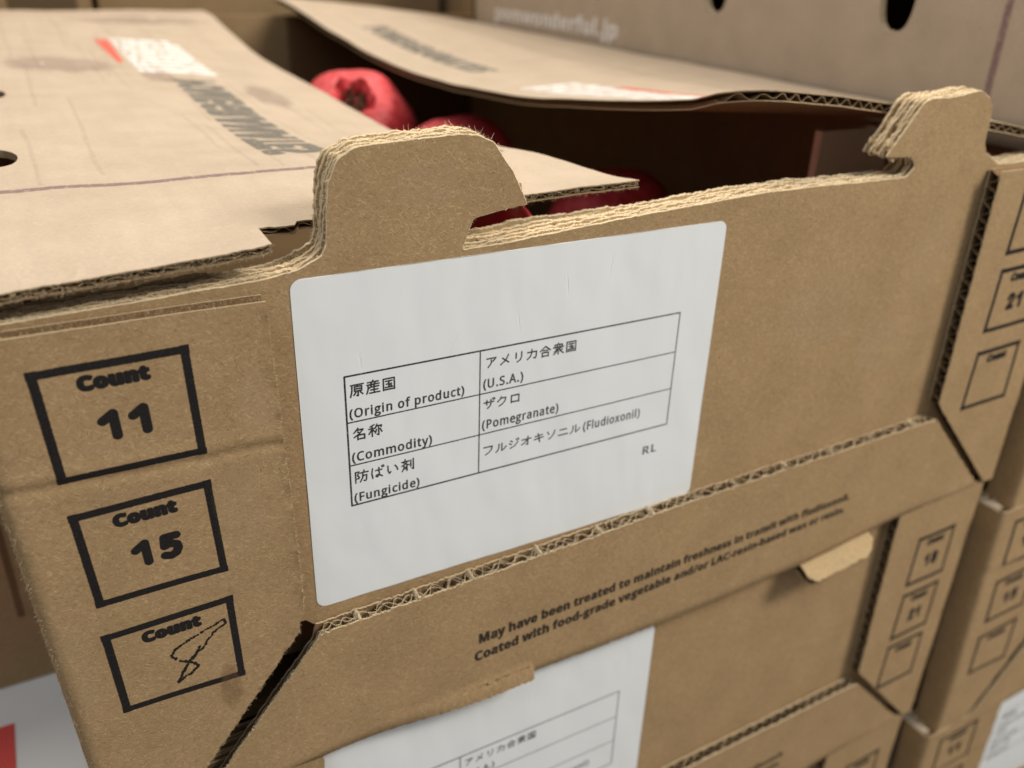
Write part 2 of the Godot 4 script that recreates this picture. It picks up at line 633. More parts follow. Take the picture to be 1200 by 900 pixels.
# ------------------------------------------------------------------ printing
class Ras:
	var w: int
	var h: int
	var c := PackedByteArray()

	func _init(w_: int, h_: int) -> void:
		w = w_
		h = h_
		c.resize(w * h)

	func rect(x0: float, y0: float, x1: float, y1: float, val := 255) -> void:
		for y in range(maxi(0, roundi(y0)), mini(h, roundi(y1))):
			for x in range(maxi(0, roundi(x0)), mini(w, roundi(x1))):
				c[y * w + x] = val

	func cap(a: Vector2, b: Vector2, r: float, r2 := -1.0, val := 255) -> void:
		if r2 < 0:
			r2 = r
		var big := maxf(r, r2)
		var d := b - a
		var l2 := maxf(d.length_squared(), 0.0001)
		for y in range(maxi(0, floori(minf(a.y, b.y) - big)), mini(h, ceili(maxf(a.y, b.y) + big) + 1)):
			for x in range(maxi(0, floori(minf(a.x, b.x) - big)), mini(w, ceili(maxf(a.x, b.x) + big) + 1)):
				var p := Vector2(x, y)
				var t := clampf((p - a).dot(d) / l2, 0, 1)
				var rr := lerpf(r, r2, t)
				if (p - a - d * t).length_squared() <= rr * rr:
					c[y * w + x] = val

	func tri(p0: Vector2, p1: Vector2, p2: Vector2) -> void:
		var y0 := maxi(0, floori(minf(p0.y, minf(p1.y, p2.y))))
		var y1 := mini(h - 1, ceili(maxf(p0.y, maxf(p1.y, p2.y))))
		for y in range(y0, y1 + 1):
			var lo := 1e9
			var hi := -1e9
			for e in [[p0, p1], [p1, p2], [p2, p0]]:
				var a: Vector2 = e[0]
				var b: Vector2 = e[1]
				if (a.y <= y and b.y > y) or (b.y <= y and a.y > y):
					var x := a.x + (b.x - a.x) * (y - a.y) / (b.y - a.y)
					lo = minf(lo, x)
					hi = maxf(hi, x)
			for x in range(maxi(0, ceili(lo)), mini(w - 1, floori(hi)) + 1):
				c[y * w + x] = 255

	func swell(r: int) -> void:
		var src := c.duplicate()
		for y in range(1, h - 1):
			for x in range(1, w - 1):
				var i := y * w + x
				if src[i] and not (src[i - 1] and src[i + 1] and src[i - w] and src[i + w]):
					for dy in range(-r, r + 1):
						for dx in range(-r, r + 1):
							if dx * dx + dy * dy <= r * r and x + dx >= 0 and x + dx < w and y + dy >= 0 and y + dy < h:
								c[(y + dy) * w + x + dx] = 255


func letters(r: Ras, words: String, box: Rect2, bold: bool, spacing := 0, serif := false) -> void:  # fills the box with the text's own outline
	var f := SystemFont.new()
	f.font_names = PackedStringArray(["Droid Serif" if serif else "Droid Sans"])
	f.font_weight = 700 if bold else 400
	var fv := FontVariation.new()
	fv.base_font = f
	fv.spacing_glyph = spacing
	var t := TextMesh.new()
	t.font = fv
	t.font_size = 48
	t.pixel_size = 1.0
	t.depth = 0.0
	t.curve_step = 1.0
	t.text = words
	var arr := t.get_mesh_arrays()
	var vs: PackedVector3Array = arr[Mesh.ARRAY_VERTEX]
	var ix: PackedInt32Array = arr[Mesh.ARRAY_INDEX] if arr[Mesh.ARRAY_INDEX] != null else PackedInt32Array(range(vs.size()))
	var lo := Vector2(1e9, 1e9)
	var hi := -lo
	for p in vs:
		lo = lo.min(Vector2(p.x, p.y))
		hi = hi.max(Vector2(p.x, p.y))
	var k := box.size / (hi - lo)
	var put := func(p: Vector3) -> Vector2: return Vector2(box.position.x + (p.x - lo.x) * k.x, box.position.y + (hi.y - p.y) * k.y)
	for i in range(0, ix.size() - 2, 3):
		r.tri(put.call(vs[ix[i]]), put.call(vs[ix[i + 1]]), put.call(vs[ix[i + 2]]))


const STROKES := {
	"ア": "15,18 85,18 62,45;50,32 48,60 25,90", "メ": "75,12 55,55 15,88;28,35 78,78", "リ": "28,15 28,60;72,12 72,55 62,78 38,92",
	"カ": "12,32 85,32 82,75 75,88 62,82;46,10 44,45 35,70 12,90", "合": "50,8 8,45;50,8 92,45;30,42 70,42;24,60 24,94;24,60 76,60 76,94;24,90 76,90",
	"衆": "50,2 42,12;20,14 20,36;20,14 80,14 80,36;40,14 40,36;60,14 60,36;8,36 92,36;72,44 30,53;50,52 50,95;42,56 34,76 12,94;30,62 16,74;60,56 72,74 94,92;84,58 66,68",
	"国": "12,10 12,94;12,10 88,10 88,94;12,90 88,90;28,28 72,28;50,28 50,74;32,50 68,50;25,74 75,74;60,58 68,66",
	"原": "10,10 94,10;18,10 16,55 6,94;56,10 50,22;34,24 34,56;34,24 82,24 82,56;34,40 82,40;34,56 82,56;57,56 57,92 48,88;42,66 28,84;72,66 88,84",
	"産": "50,1 50,12;14,13 86,13;34,15 40,27;66,15 60,27;10,30 92,30;18,30 16,65 6,94;38,36 28,54;30,48 88,48;57,36 57,92;34,70 82,70;24,92 94,92",
	"名": "42,6 12,40;36,20 76,20 50,50 14,72;38,34 52,44;38,60 38,94;38,60 84,60 84,94;38,90 84,90",
	"称": "42,6 14,18;6,34 48,34;28,14 28,94;28,38 6,72;30,42 46,60;62,6 50,34;58,20 94,20 90,32;73,32 73,90 62,84;58,46 50,72;84,46 95,70",
	"防": "10,10 10,94;10,10 34,10 23,36;23,36 35,54 31,64 21,62;68,4 68,18;42,22 96,22;60,22 58,60 40,94;58,46 86,46 82,84 76,92 66,86",
	"ば": "18,12 12,50 18,90;38,32 82,32;62,12 63,72 50,86 40,78 46,68 63,70 84,86;82,4 88,14;92,0 98,10", "い": "16,20 17,60 26,82 36,70;66,26 78,42 84,66",
	"剤": "30,2 30,14;6,18 58,18;46,18 34,36 6,50;16,22 32,38 58,50;20,52 20,70 8,94;42,52 42,94;20,64 42,64;20,76 42,76;70,16 70,68;88,6 88,90 78,84",
	"ザ": "8,34 88,34;30,14 30,56;64,14 64,55 54,76 36,90;78,4 84,16;90,0 96,12", "ク": "42,8 32,30 12,50;38,22 80,22 72,55 52,78 26,92",
	"ロ": "18,20 18,86;18,20 82,20 82,86;18,80 82,80", "フ": "14,18 84,18 76,50 58,74 30,92", "ル": "32,18 30,60 22,78 8,92;56,14 56,86 76,74 94,52",
	"ジ": "20,14 38,26;12,40 30,52;20,88 56,72 84,36;70,8 76,20;84,2 90,14", "オ": "10,34 90,34;62,10 62,90 48,84;60,36 38,64 10,82",
	"キ": "16,34 80,26;10,62 88,52;42,8 58,94", "ソ": "18,18 30,44;82,14 74,48 54,76 32,92", "ニ": "20,28 80,28;8,80 92,80",
}


func brushed(r: Ras, words: String, box: Rect2, thick: float) -> void:
	var step := box.size.x / words.length()
	for i in words.length():
		for st in (STROKES[words[i]] as String).split(";"):
			var pts := []
			for q in st.split(" "):
				var xy := q.split_floats(",")
				pts.append(Vector2(box.position.x + step * (i + 0.04 + 0.92 * xy[0] / 100.0), box.position.y + box.size.y * xy[1] / 100.0))
			for k in pts.size() - 1:
				r.cap(pts[k], pts[k + 1], thick)


# halves a raster and turns it into an ink material; wear > 0 lets the board show through
func ink(r: Ras, tint: Color, wear: float, fade := Vector2(1, 1), sd := 1.0, rough := 0.6) -> StandardMaterial3D:
	var g := Image.create_from_data(r.w, r.h, false, Image.FORMAT_L8, r.c)
	g.resize(r.w / 2, r.h / 2, Image.INTERPOLATE_BILINEAR)
	var src := g.get_data()
	var w := r.w / 2
	var h := r.h / 2
	var out := PackedByteArray()
	out.resize(w * h * 4)
	for i in w * h:
		out[i * 4] = tint.r8
		out[i * 4 + 1] = tint.g8
		out[i * 4 + 2] = tint.b8
		if src[i] == 0:
			continue
		var x := i % w
		var y := i / w
		var a := src[i] / 255.0 * lerpf(fade.x, fade.y, float(x) / w)
		if wear > 0:
			var q := nz(x * 0.16, y * 0.16, sd) + 0.7 * nz(x * 0.6, y * 0.5, sd + 5)
			a *= clampf(1.0 - wear * maxf(0.0, q) * 2.2 - wear * 0.12, 0.0, 1.0)
			if q > 0.62:
				a *= 1.0 - wear
		out[i * 4 + 3] = int(a * 255)
	var m := StandardMaterial3D.new()
	m.albedo_texture = ImageTexture.create_from_image(Image.create_from_data(w, h, false, Image.FORMAT_RGBA8, out))
	m.transparency = BaseMaterial3D.TRANSPARENCY_ALPHA
	m.texture_repeat = false
	m.roughness = rough
	m.metallic_specular = 0.35
	return m


const DIGITS := {
	"1": "18,30 62,6;62,6 62,94", "5": "84,6 30,6;30,6 24,46;24,46 52,38;52,38 78,48;78,48 82,66;82,66 70,86;70,86 44,95;44,95 18,88",
	"2": "16,26 30,8;30,8 58,5;58,5 78,18;78,18 76,38;76,38 18,92;18,92 86,92", "8": "50,48 24,36;24,36 24,16;24,16 50,5;50,5 76,16;76,16 76,36;76,36 50,48;50,48 80,62;80,62 78,84;78,84 50,95;50,95 22,84;22,84 20,62;20,62 50,48",
}


func digits(r: Ras, words: String, box: Rect2, thick: float) -> void:
	var step := box.size.x / words.length()
	for i in words.length():
		for st in (DIGITS[words[i]] as String).split(";"):
			var q := st.split(" ")
			var a := q[0].split_floats(",")
			var b := q[1].split_floats(",")
			var o := box.position + Vector2(step * (i + 0.08), 0)
			var k := Vector2(step * 0.0084, box.size.y * 0.01)
			r.cap(o + Vector2(a[0], a[1]) * k, o + Vector2(b[0], b[1]) * k, thick)


func count_print(number: String, scribbled := false) -> StandardMaterial3D:
	var w := 760
	var h := 672
	var r := Ras.new(w, h)
	letters(r, "Count", Rect2(w * 0.285, h * 0.115, w * 0.43, h * 0.112), true, 1)
	r.swell(9)
	if number:
		digits(r, number, Rect2(w * 0.325, h * 0.45, w * 0.39, h * 0.225), w * 0.034)
	var wob := func(k: float) -> float: return 2.0 * nz(k * 0.05, 3.0)
	var t := w * 0.065
	for x in w:
		r.rect(x, 3 + wob.call(x), x + 1, t + wob.call(x + 900))
		r.rect(x, h - t * 0.95 + wob.call(x + 2000), x + 1, h - 3 + wob.call(x + 3000))
	for y in h:
		r.rect(3 + wob.call(y + 400), y, t + wob.call(y + 700), y + 1)
		r.rect(w - t * 0.95 + wob.call(y + 5000), y, w - 3 + wob.call(y + 6000), y + 1)
	if scribbled:
		var pts := [[0.46, 0.83], [0.52, 0.70], [0.60, 0.58], [0.70, 0.50], [0.80, 0.36], [0.91, 0.30], [0.90, 0.25], [0.76, 0.30], [0.60, 0.36], [0.49, 0.42], [0.45, 0.49], [0.50, 0.57], [0.60, 0.64], [0.64, 0.70], [0.58, 0.76], [0.50, 0.80], [0.46, 0.83], [0.55, 0.66], [0.63, 0.57], [0.68, 0.47]]
		for i in pts.size() - 1:
			var a := Vector2(pts[i][0] * w, pts[i][1] * h)
			var b := Vector2(pts[i + 1][0] * w, pts[i + 1][1] * h)
			for k in 26:
				var f := k / 26.0
				if nz(i * 7.0 + f * 5.0, 8.0) > -0.22:
					var p := a.lerp(b, f) + Vector2(nz(f * 9.0 + i, 1.0), nz(f * 9.0 + i, 5.0)) * 11.0
					r.cap(p, p + (b - a) / 40.0, 6.0 + 4.0 * nz(f * 8.0 + i, 3.0))
	return ink(r, lin(0.012, 0.011, 0.012), 0.13, Vector2(0.97, 0.97), number.length() * 7.0 + number.to_int())


func make_prints() -> void:
	M.count_11 = count_print("11")
	M.count_15 = count_print("15")
	M.count_marked = count_print("", true)
	M.count_18 = count_print("18")
	M.count_21 = count_print("21")
	M.count_blank = count_print("")
	# the label's table: 121 x 58 mm, origin at its upper left corner
	var k := 25.0
	var x0 := 13.0
	var y0 := -30.6
	var r := Ras.new(3050, 1450)
	var bx := func(x: float, top: float, x2: float, bottom: float) -> Rect2: return Rect2((x - x0) * k, (y0 - top) * k, (x2 - x) * k, (top - bottom) * k)
	var line := func(ax: float, ay: float, bx_: float, by: float, th: float) -> void: r.cap(Vector2((ax - x0) * k, (y0 - ay) * k), Vector2((bx_ - x0) * k, (y0 - by) * k), th * k * 0.5)
	line.call(13.3, -30.9, 134.2, -30.9, 0.34)
	line.call(13.3, -74.9, 134.2, -74.9, 0.3)
	line.call(13.3, -30.9, 13.3, -74.9, 0.32)
	line.call(134.2, -30.9, 134.2, -74.9, 0.24)
	line.call(56.8, -30.9, 56.8, -74.9, 0.2)
	line.call(13.3, -46.0, 134.2, -45.8, 0.2)
	line.call(13.3, -60.7, 134.2, -60.3, 0.2)
	brushed(r, "原産国", bx.call(14.4, -33.6, 29.2, -38.0), 3.5)
	brushed(r, "名称", bx.call(14.4, -48.1, 24.4, -52.5), 3.5)
	brushed(r, "防ばい剤", bx.call(14.3, -63.0, 34.6, -67.4), 3.5)
	brushed(r, "アメリカ合衆国", bx.call(58.3, -33.4, 92.5, -37.5), 3.5)
	brushed(r, "ザクロ", bx.call(57.9, -48.1, 72.0, -51.9), 3.5)
	brushed(r, "フルジオキソニル", bx.call(57.8, -65.2, 96.2, -69.0), 3.4)
	letters(r, "(Origin of product)", bx.call(14.3, -41.5, 51.3, -45.6), false, 3)
	letters(r, "(Commodity)", bx.call(14.3, -56.3, 40.2, -60.5), false, 3)
	letters(r, "(Fungicide)", bx.call(14.3, -70.7, 35.7, -74.75), false, 3)
	letters(r, "(U.S.A.)", bx.call(58.1, -41.1, 72.3, -44.9), false, 3)
	letters(r, "(Pomegranate)", bx.call(57.9, -55.7, 86.4, -59.8), false, 3)
	letters(r, "(Fludioxonil)", bx.call(97.2, -65.3, 121.1, -69.4), false, 3)
	r.swell(3)
	letters(r, "RL", bx.call(124.4, -82.2, 130.6, -85.6), true, 2)
	M.label_print = ink(r, lin(0.02, 0.02, 0.022), 0.35, Vector2(1.0, 0.72), 3.0, 0.5)
	# text along the bottom strip
	r = Ras.new(3800, 330)
	letters(r, "May have been treated to maintain freshness in transit with fludioxonil.", Rect2(0.012 * 3800, 34, 3740, 116), true)
	letters(r, "Coated with food-grade vegetable and/or LAC-resin-based wax or resin.", Rect2(8, 188, 3740, 116), true)
	r.swell(4)
	M.strip_print = ink(r, lin(0.02, 0.018, 0.016), 0.45, Vector2(0.95, 0.9), 12.0)
	# web address on the side of the right-hand stack
	r = Ras.new(1800, 220)
	letters(r, "pomwonderful.jp", Rect2(14, 14, 1772, 192), true)
	r.swell(4)
	M.web_print = ink(r, lin(0.86, 0.84, 0.82), 0.1, Vector2(1, 1), 4.0)
	# prints on the lid flaps: a dark line of capitals, a white mark with a red one, thin wood-like lines
	r = Ras.new(1500, 190)
	letters(r, "POMEGRANATES", Rect2(10, 8, 1480, 174), true)
	r.swell(12)
	M.lid_text = ink(r, lin(0.14, 0.15, 0.14), 0.5, Vector2(0.68, 0.68), 6.0)
	r = Ras.new(700, 300)
	for i in 9:
		var yy := 20 + i * 31
		for s in 40:
			if nz(s * 0.3, i * 9.0) > -0.3:
				r.rect(10 + s * 17, yy, 10 + s * 17 + 17, yy + 23 + 8 * nz(s * 0.2, i * 3.0))
	M.lid_white = ink(r, lin(0.86, 0.85, 0.82), 0.2, Vector2(1, 1), 7.0)
	r = Ras.new(200, 300)
	r.cap(Vector2(60, 70), Vector2(100, 230), 40)
	r.cap(Vector2(140, 70), Vector2(100, 230), 40)
	M.lid_red = ink(r, lin(0.75, 0.16, 0.12), 0.3, Vector2(1, 1), 8.0)
	M.smear_mauve = smear(160, 160, lin(0.28, 0.19, 0.18), 0.27, 2.0)
	M.smear_brown = smear(128, 160, lin(0.20, 0.11, 0.05), 0.26, 9.0)
	M.smear_light = smear(160, 128, lin(0.62, 0.47, 0.30), 0.14, 21.0)
	r = Ras.new(1000, 24)
	r.rect(0, 7, 1000, 17)
	M.rule_line = ink(r, lin(0.30, 0.19, 0.20), 0.5, Vector2(0.8, 0.8), 9.0)
	r = Ras.new(900, 1200)
	for i in 46:
		var x := rng.randf() * 900
		var y := rng.randf() * 1000
		var l := rng.randf_range(60, 420)
		for s in int(l / 12):
			var b := x + 2.5 * nz(y * 0.008, i * 5.0)
			r.cap(Vector2(x, y), Vector2(b, y + 12), 4.5 + 3 * nz(y * 0.02, i * 2.0))
			x = b
			y += 12
	M.grain_print = ink(r, lin(0.34, 0.23, 0.20), 0.6, Vector2(0.11, 0.09), 10.0)


func smear(w: int, h: int, tint: Color, strength: float, sd: float) -> StandardMaterial3D:  # a soft-edged stain
	var out := PackedByteArray()
	out.resize(w * h * 4)
	for i in w * h:
		var x := (i % w) / float(w) * 2.0 - 1.0
		var y := (i / w) / float(h) * 2.0 - 1.0
		var a := clampf(1.15 - x * x - y * y + 0.9 * nz(x * 1.6, y * 1.6, sd) + 0.35 * nz(x * 7.0, y * 2.0, sd), 0.0, 1.0) * smoothstep(1.0, 0.35, x * x + y * y)
		out[i * 4] = tint.r8
		out[i * 4 + 1] = tint.g8
		out[i * 4 + 2] = tint.b8
		out[i * 4 + 3] = int(255 * a * strength)
	var m := StandardMaterial3D.new()
	m.albedo_texture = ImageTexture.create_from_image(Image.create_from_data(w, h, false, Image.FORMAT_RGBA8, out))
	m.transparency = BaseMaterial3D.TRANSPARENCY_ALPHA
	m.texture_repeat = false
	m.roughness = 0.8
	return m


# ------------------------------------------------------------------ one carton
func edge_left(b: float) -> float:
	return -79.0 - 0.047 * b


func panel_cut(b: float) -> float:  # right edge of the left count panel: nearly straight, then the mitre
	if b > -111.5:
		return -8.2 + (-b) * 0.026 if b > -90.0 else lerpf(-5.86, -8.0, smoothstep(-102.0, -111.5, b))
	return -8.0 - (-111.5 - b) * 0.79


func panel_left(a: float, b: float, w: float) -> Vector3:  # the left count panel, rounding into the side
	var xl := edge_left(b)
	var d := a - xl
	var dent := -0.55 * exp(-pow((b + 43.5 + 0.03 * (a + 40) + 0.8 * nz(a * 0.05, 3.0)) / 1.6, 2)) + 0.35 * exp(-pow((b + 40.0 + 0.03 * (a + 40)) / 2.2, 2))
	var zf := 6.5 + dent + 0.5 * nz(a * 0.02, b * 0.02, 5.0)
	var rr := 3.6
	zf += 0.75 * exp(-maxf(0.0, panel_cut(b) - a) / 0.7) * (0.6 + nz(b * 0.13, 4.0))
	if d >= rr:
		return Vector3(a, b, zf + w)
	var th := minf((rr - d) / rr, PI / 2)
	var rest := maxf(0.0, (rr - d) - rr * PI / 2)
	var p := Vector3(xl + rr - (rr + w) * sin(th), b, zf - rr + (rr + w) * cos(th))
	p.z -= rest
	return p


func panel_right(a: float, b: float, w: float) -> Vector3:
	var xr := 350.5 + 0.01 * b
	var d := xr - a
	var zf := 6.5 + 0.5 * nz(a * 0.02, b * 0.02, 9.0)
	var rr := 3.0
	if d >= rr:
		return Vector3(a, b, zf + w)
	var th := minf((rr - d) / rr, PI / 2)
	var rest := maxf(0.0, (rr - d) - rr * PI / 2)
	return Vector3(xr - rr + (rr + w) * sin(th), b, zf - rr + (rr + w) * cos(th) - rest)


const STRIP_TOP := [[-80.0, -117.5], [-1.0, -115.2], [54.0, -113.0], [142.0, -109.2], [292.0, -105.8], [350.0, -104.0]]
const STRIP_LOW := [[-80.0, -172.0], [-4.0, -169.7], [18.0, -168.8], [73.0, -168.3], [137.0, -168.8], [218.0, -165.3], [271.0, -159.5], [340.0, -155.6]]


func strip_surf(a: float, b: float, w: float, bulge: bool) -> Vector3:
	var lowest := table(STRIP_LOW, a)
	var z := 6.5 + 0.4 * nz(a * 0.012, b * 0.02, 15.0)
	var f := 0.0
	if bulge:
		f = smoothstep(8.0, 58.0, a) * (1.0 - smoothstep(77.0, 78.5, a))
		z += 4.2 * f * smoothstep(lowest + 5.0, lowest + 1.0, b)
		b -= 0.3 * f * smoothstep(lowest + 6.0, lowest, b)
	var d := b - lowest
	var rr := 3.0
	if d >= rr:
		return Vector3(a, b, z + w)
	var th := minf((rr - d) / rr, PI / 2)
	var rest := maxf(0.0, rr - d - rr * PI / 2)
	return Vector3(a, b + (rr - d) - (rr + w) * sin(th), z - rr + (rr + w) * cos(th) - rest)


func carton(open: bool) -> Node3D:
	var t := thing("carton", "", "carton")
	# front panel with its two stacking tabs
	var p := []
	var xy: Array
	if open:
		xy = [-77, -1.2, -40, 0, -6.2, 1.3, 1.7, 2.3, 4.5, 3.4, 9.3, 5.5, 10.6, 8.5, 11.2, 16.9, 12.2, 24.6, 15, 30.5, 20.2, 33.5, 32.7, 34.1, 48.7, 34.7, 55.2, 34.4, 60.5, 31.9, 62.7, 28.6, 66.8, 23.4, 72, 13.1, 63, 12.3, 54.4, 10.9, 52.3, 6, 50.6, 2.1, 58, 2.2, 66.9, 2.6, 96.9, 4.7, 130, 6.4, 166.7, 8.0, 195, 7.9, 226, 7.4, 237, 7.4, 240.5, 11, 237, 14.6, 230, 15.0, 222.8, 15.5, 226.2, 19.8, 237.7, 34.4, 241, 35.6, 254.2, 35.9, 261.7, 36.7, 268.4, 37.4, 274.8, 34.6, 278.2, 30.7, 279.1, 24.1, 279.3, 17.6, 281.5, 13.4, 291.4, 7.9, 308.2, 7.7, 350, 10]
	else:
		xy = [-77, -1.2, -40, 0, 1.7, 1.3, 96.9, 3, 166.7, 5, 242, 6, 350, 8]
	for i in range(0, xy.size(), 2):
		p.append(Vector2(xy[i], xy[i + 1]))
	var line := smooth_outline(p, 0.7 if open else 4.0, 2)
	var plies := [[0.0, -0.75, 0.0, 0.28, 0.0], [-0.75, -2.3, -0.9, 0.8, 0.9], [-2.3, -3.2, -0.05, 0.5, 0.15], [-3.3, -4.2, 0.15, 0.55, 0.1], [-4.2, -6.2, -0.7, 0.8, 0.9], [-6.2, -7.2, 0.1, 0.55, 0.15], [-7.3, -8.3, 0.35, 0.6, 0.1], [-8.3, -10.4, -0.6, 0.9, 0.8], [-10.4, -11.6, 0.3, 0.8, 0.1]]
	var fp := ply_panel("front_panel", t, line, [Vector2(350, -152), Vector2(4, -164), Vector2(4, -122), Vector2(-4, -113.5), Vector2(-73, -110)], plies, M.kraft)
	if open:
		var hairs := []
		for i in line.size():
			var pt := line[i]
			var near := pt.x > -80 and pt.x < 130
			var d2 := (line[mini(i + 1, line.size() - 1)] - line[maxi(i - 1, 0)]).normalized()
			var nn := Vector3(-d2.y, d2.x, 0)
			for q in (9 if near else 4):
				if rng.randf() < 0.75:
					var zz := -rng.randf() * 11.0
					hairs.append([Vector3(pt.x, pt.y, zz) - nn * 0.3, (nn * 0.7 + Vector3(rng.randfn(), rng.randfn() * 0.6, rng.randfn()) * 0.75).normalized(), rng.randf_range(0.6, 2.0)])
			if pt.x > 28 and pt.x < 62 and pt.y > 28 and rng.randf() < 0.8:
				hairs.append([Vector3(pt.x, pt.y - 0.3, -rng.randf() * 11.0), Vector3(rng.randfn() * 0.5, 1.0, rng.randfn() * 0.4).normalized(), rng.randf_range(1.4, 3.4)])
		fuzz(fp, hairs, 0.075, M.fibre_pale)
		label_on(t, Vector3.ZERO)
		var flat := func(a: float, b: float, w: float) -> Vector3: return Vector3(a, b, w)
		for q in [[205, -40, 26, 22, M.smear_light], [245, -62, 22, 18, M.smear_light], [262, -25, 14, 26, M.smear_light], [40, 22, 14, 8, M.smear_light]]:
			print_on("scuff", fp, flat, [Vector2(q[0] - q[2], q[1] + q[3]), Vector2(q[0] + q[2], q[1] + q[3]), Vector2(q[0] + q[2], q[1] - q[3]), Vector2(q[0] - q[2], q[1] - q[3])], q[4], 2, 2, 0.05)

	# left count panel
	var cut := panel_cut
	var bl := span(-171.5, -2.2, 0.8 if open else 3.0)
	var cl := board("count_panel", t, panel_left, true, bl, func(b: float) -> Vector2: return Vector2(edge_left(b) - 14.0, maxf(cut.call(b), -60.0) + 0.0), 40, 5.6, 6.4, M.kraft, {"jitter": 0.5, "edge": M.edge})
	cl.set_meta("label", "left corner panel printed with three count boxes")
	var S := panel_left
	var boxes := [[M.count_11, [Vector2(-64.7, -11), Vector2(-27.9, -10.5), Vector2(-27.2, -42.2), Vector2(-63.1, -42.5)]], [M.count_15, [Vector2(-62.8, -51.5), Vector2(-27.3, -50.2), Vector2(-26, -81.6), Vector2(-60.9, -81.9)]], [M.count_marked if open else M.count_blank, [Vector2(-61.6, -91.2), Vector2(-25.8, -90.3), Vector2(-25.3, -121.3), Vector2(-60.1, -120.6)]]]
	for b in boxes:
		print_on("printed_count_box", cl, S, b[1], b[0], 10, 24)
	if open:
		for q in [[-30, -124, 4, 11, M.smear_brown], [-33, -112, 3, 6, M.smear_light], [-20, -62, 9, 20, M.smear_light], [-70, -100, 8, 24, M.smear_light], [-14, -30, 6, 14, M.smear_light]]:
			print_on("scuff", cl, S, [Vector2(q[0] - q[2], q[1] + q[3]), Vector2(q[0] + q[2], q[1] + q[3]), Vector2(q[0] + q[2], q[1] - q[3]), Vector2(q[0] - q[2], q[1] - q[3])], q[4], 6, 8, 0.09)
		var hs := []
		for i in 450:
			var b := rng.randf_range(-165, -4)
			hs.append([panel_left(edge_left(b) + 1.5 - rng.randf() * 4.0, b, -0.05), (Vector3(-0.8, rng.randfn() * 0.8, 0.5) + Vector3(rng.randfn(), rng.randfn(), rng.randfn()) * 0.4).normalized(), rng.randf_range(0.4, 1.5)])
		for i in 900:
			var b := rng.randf_range(-160, -4)
			hs.append([panel_left(cut.call(b) - 0.1, b, -0.2 - rng.randf() * 0.3), Vector3(0.5, rng.randfn() * 0.7, 0.4 + rng.randfn() * 0.4).normalized(), rng.randf_range(0.4, 1.3)])
		for i in 600:
			var a := rng.randf_range(-78, -9)
			hs.append([panel_left(a, -2.3, -rng.randf() * 5.5), Vector3(rng.randfn() * 0.5, 0.9, rng.randfn() * 0.5).normalized(), rng.randf_range(0.3, 0.9)])
		fuzz(cl, hs, 0.045)

	# right count panel
	var cut_r := func(b: float) -> float:
		if b > -98.0:
			return 285.5 - 0.006 * b
		return 286.0 + (-98.0 - b) * 0.97
	var cr := board("count_panel", t, panel_right, true, span(-154.0, 6.5, 1.2 if open else 3.0), func(b: float) -> Vector2: return Vector2(minf(cut_r.call(b), 349.0), 361.0), 24, 5.6, 6.8, M.kraft, {"jitter": 0.5})
	cr.set_meta("label", "right corner panel printed with three count boxes")
	var yo := 0.0 if open else 11.0
	var rb := [[M.count_18, -0.5 + (-18.5 + 8.0 if not open else 0.0)], [M.count_21, -36.5 if open else -55.0], [M.count_blank, -75.5 if open else -92.0]]
	if not open:
		rb = [[M.count_18, -17.0], [M.count_21, -53.0], [M.count_blank, -88.5]]
	for b in rb:
		var y: float = b[1]
		var xx := 303.0 if open else 305.5
		var ww := 31.5 if open else 29.0
		var hh := 30.0 if open else 31.0
		print_on("printed_count_box", cr, panel_right, [Vector2(xx + 0.5, y), Vector2(xx + ww, y + 0.9), Vector2(xx + ww + 0.5, y - hh + 0.9), Vector2(xx, y - hh)], b[0], 4, 8)

	# bottom strip
	var st_s := strip_surf.bind(open)
	var top_of := func(a: float) -> float:
		var y := table(STRIP_TOP, a)
		if a < -1.0:
			y = minf(y, -115.2 - (-1.0 - a) * 1.22)
		if a > 287.0:
			y = minf(y, -106.0 - (a - 287.0) * 1.0)
		return y
	var sp := board("bottom_strip", t, st_s, false, span(-46.0, 336.0, 0.7 if open else 2.5), func(a: float) -> Vector2: return Vector2(minf(table(STRIP_LOW, a) - 6.0, top_of.call(a) - 4.0), top_of.call(a)), 16, 5.8, 6.4, M.kraft, {"deep_below": -2.0, "jitter": 0.75, "crush": 0.26, "mediums": 2 if open else 1, "sheet": 0.33, "liner": 0.6})
	print_on("printed_text", sp, st_s, [Vector2(52.5, -136.3), Vector2(239.5, -130.0), Vector2(240.0, -143.4), Vector2(53.0, -152.8)], M.strip_print, 60, 6)
	if open:
		var hs := []
		var nick := Sh.new()
		var a := 12.0
		while a < 285.0:
			var y := table(STRIP_TOP, a)
			for i in 34:
				hs.append([Vector3(a + rng.randfn() * 1.1, y + rng.randf_range(-0.5, 0.5), 6.5 - rng.randf() * 5.8), Vector3(rng.randfn() * 0.6, 0.8, rng.randfn() * 0.6).normalized(), rng.randf_range(0.5, 1.8)])
			var rows := []
			for i in 6:
				var row := PackedVector3Array()
				for j in 5:
					row.append(Vector3(a + (i / 5.0 - 0.5) * (2.0 + 1.6 * nz(a, 5.0)) + 0.7 * nz(i + a, j * 3.0), y + 0.3 + 0.5 * nz(a * 3.0, 9.0) - 1.6 * pow(absf(i - 2.5) / 2.5, 2) + 0.9 * nz(i * 2.0, j * 2.0, a), 0.6 + 5.9 * (4 - j) / 4.0))
				rows.append(row)
			nick.grid(rows, true)
			mesh_node("torn_perforation", [[nick, M.edge]], sp)
			nick = Sh.new()
			a += rng.randf_range(17.0, 29.0)
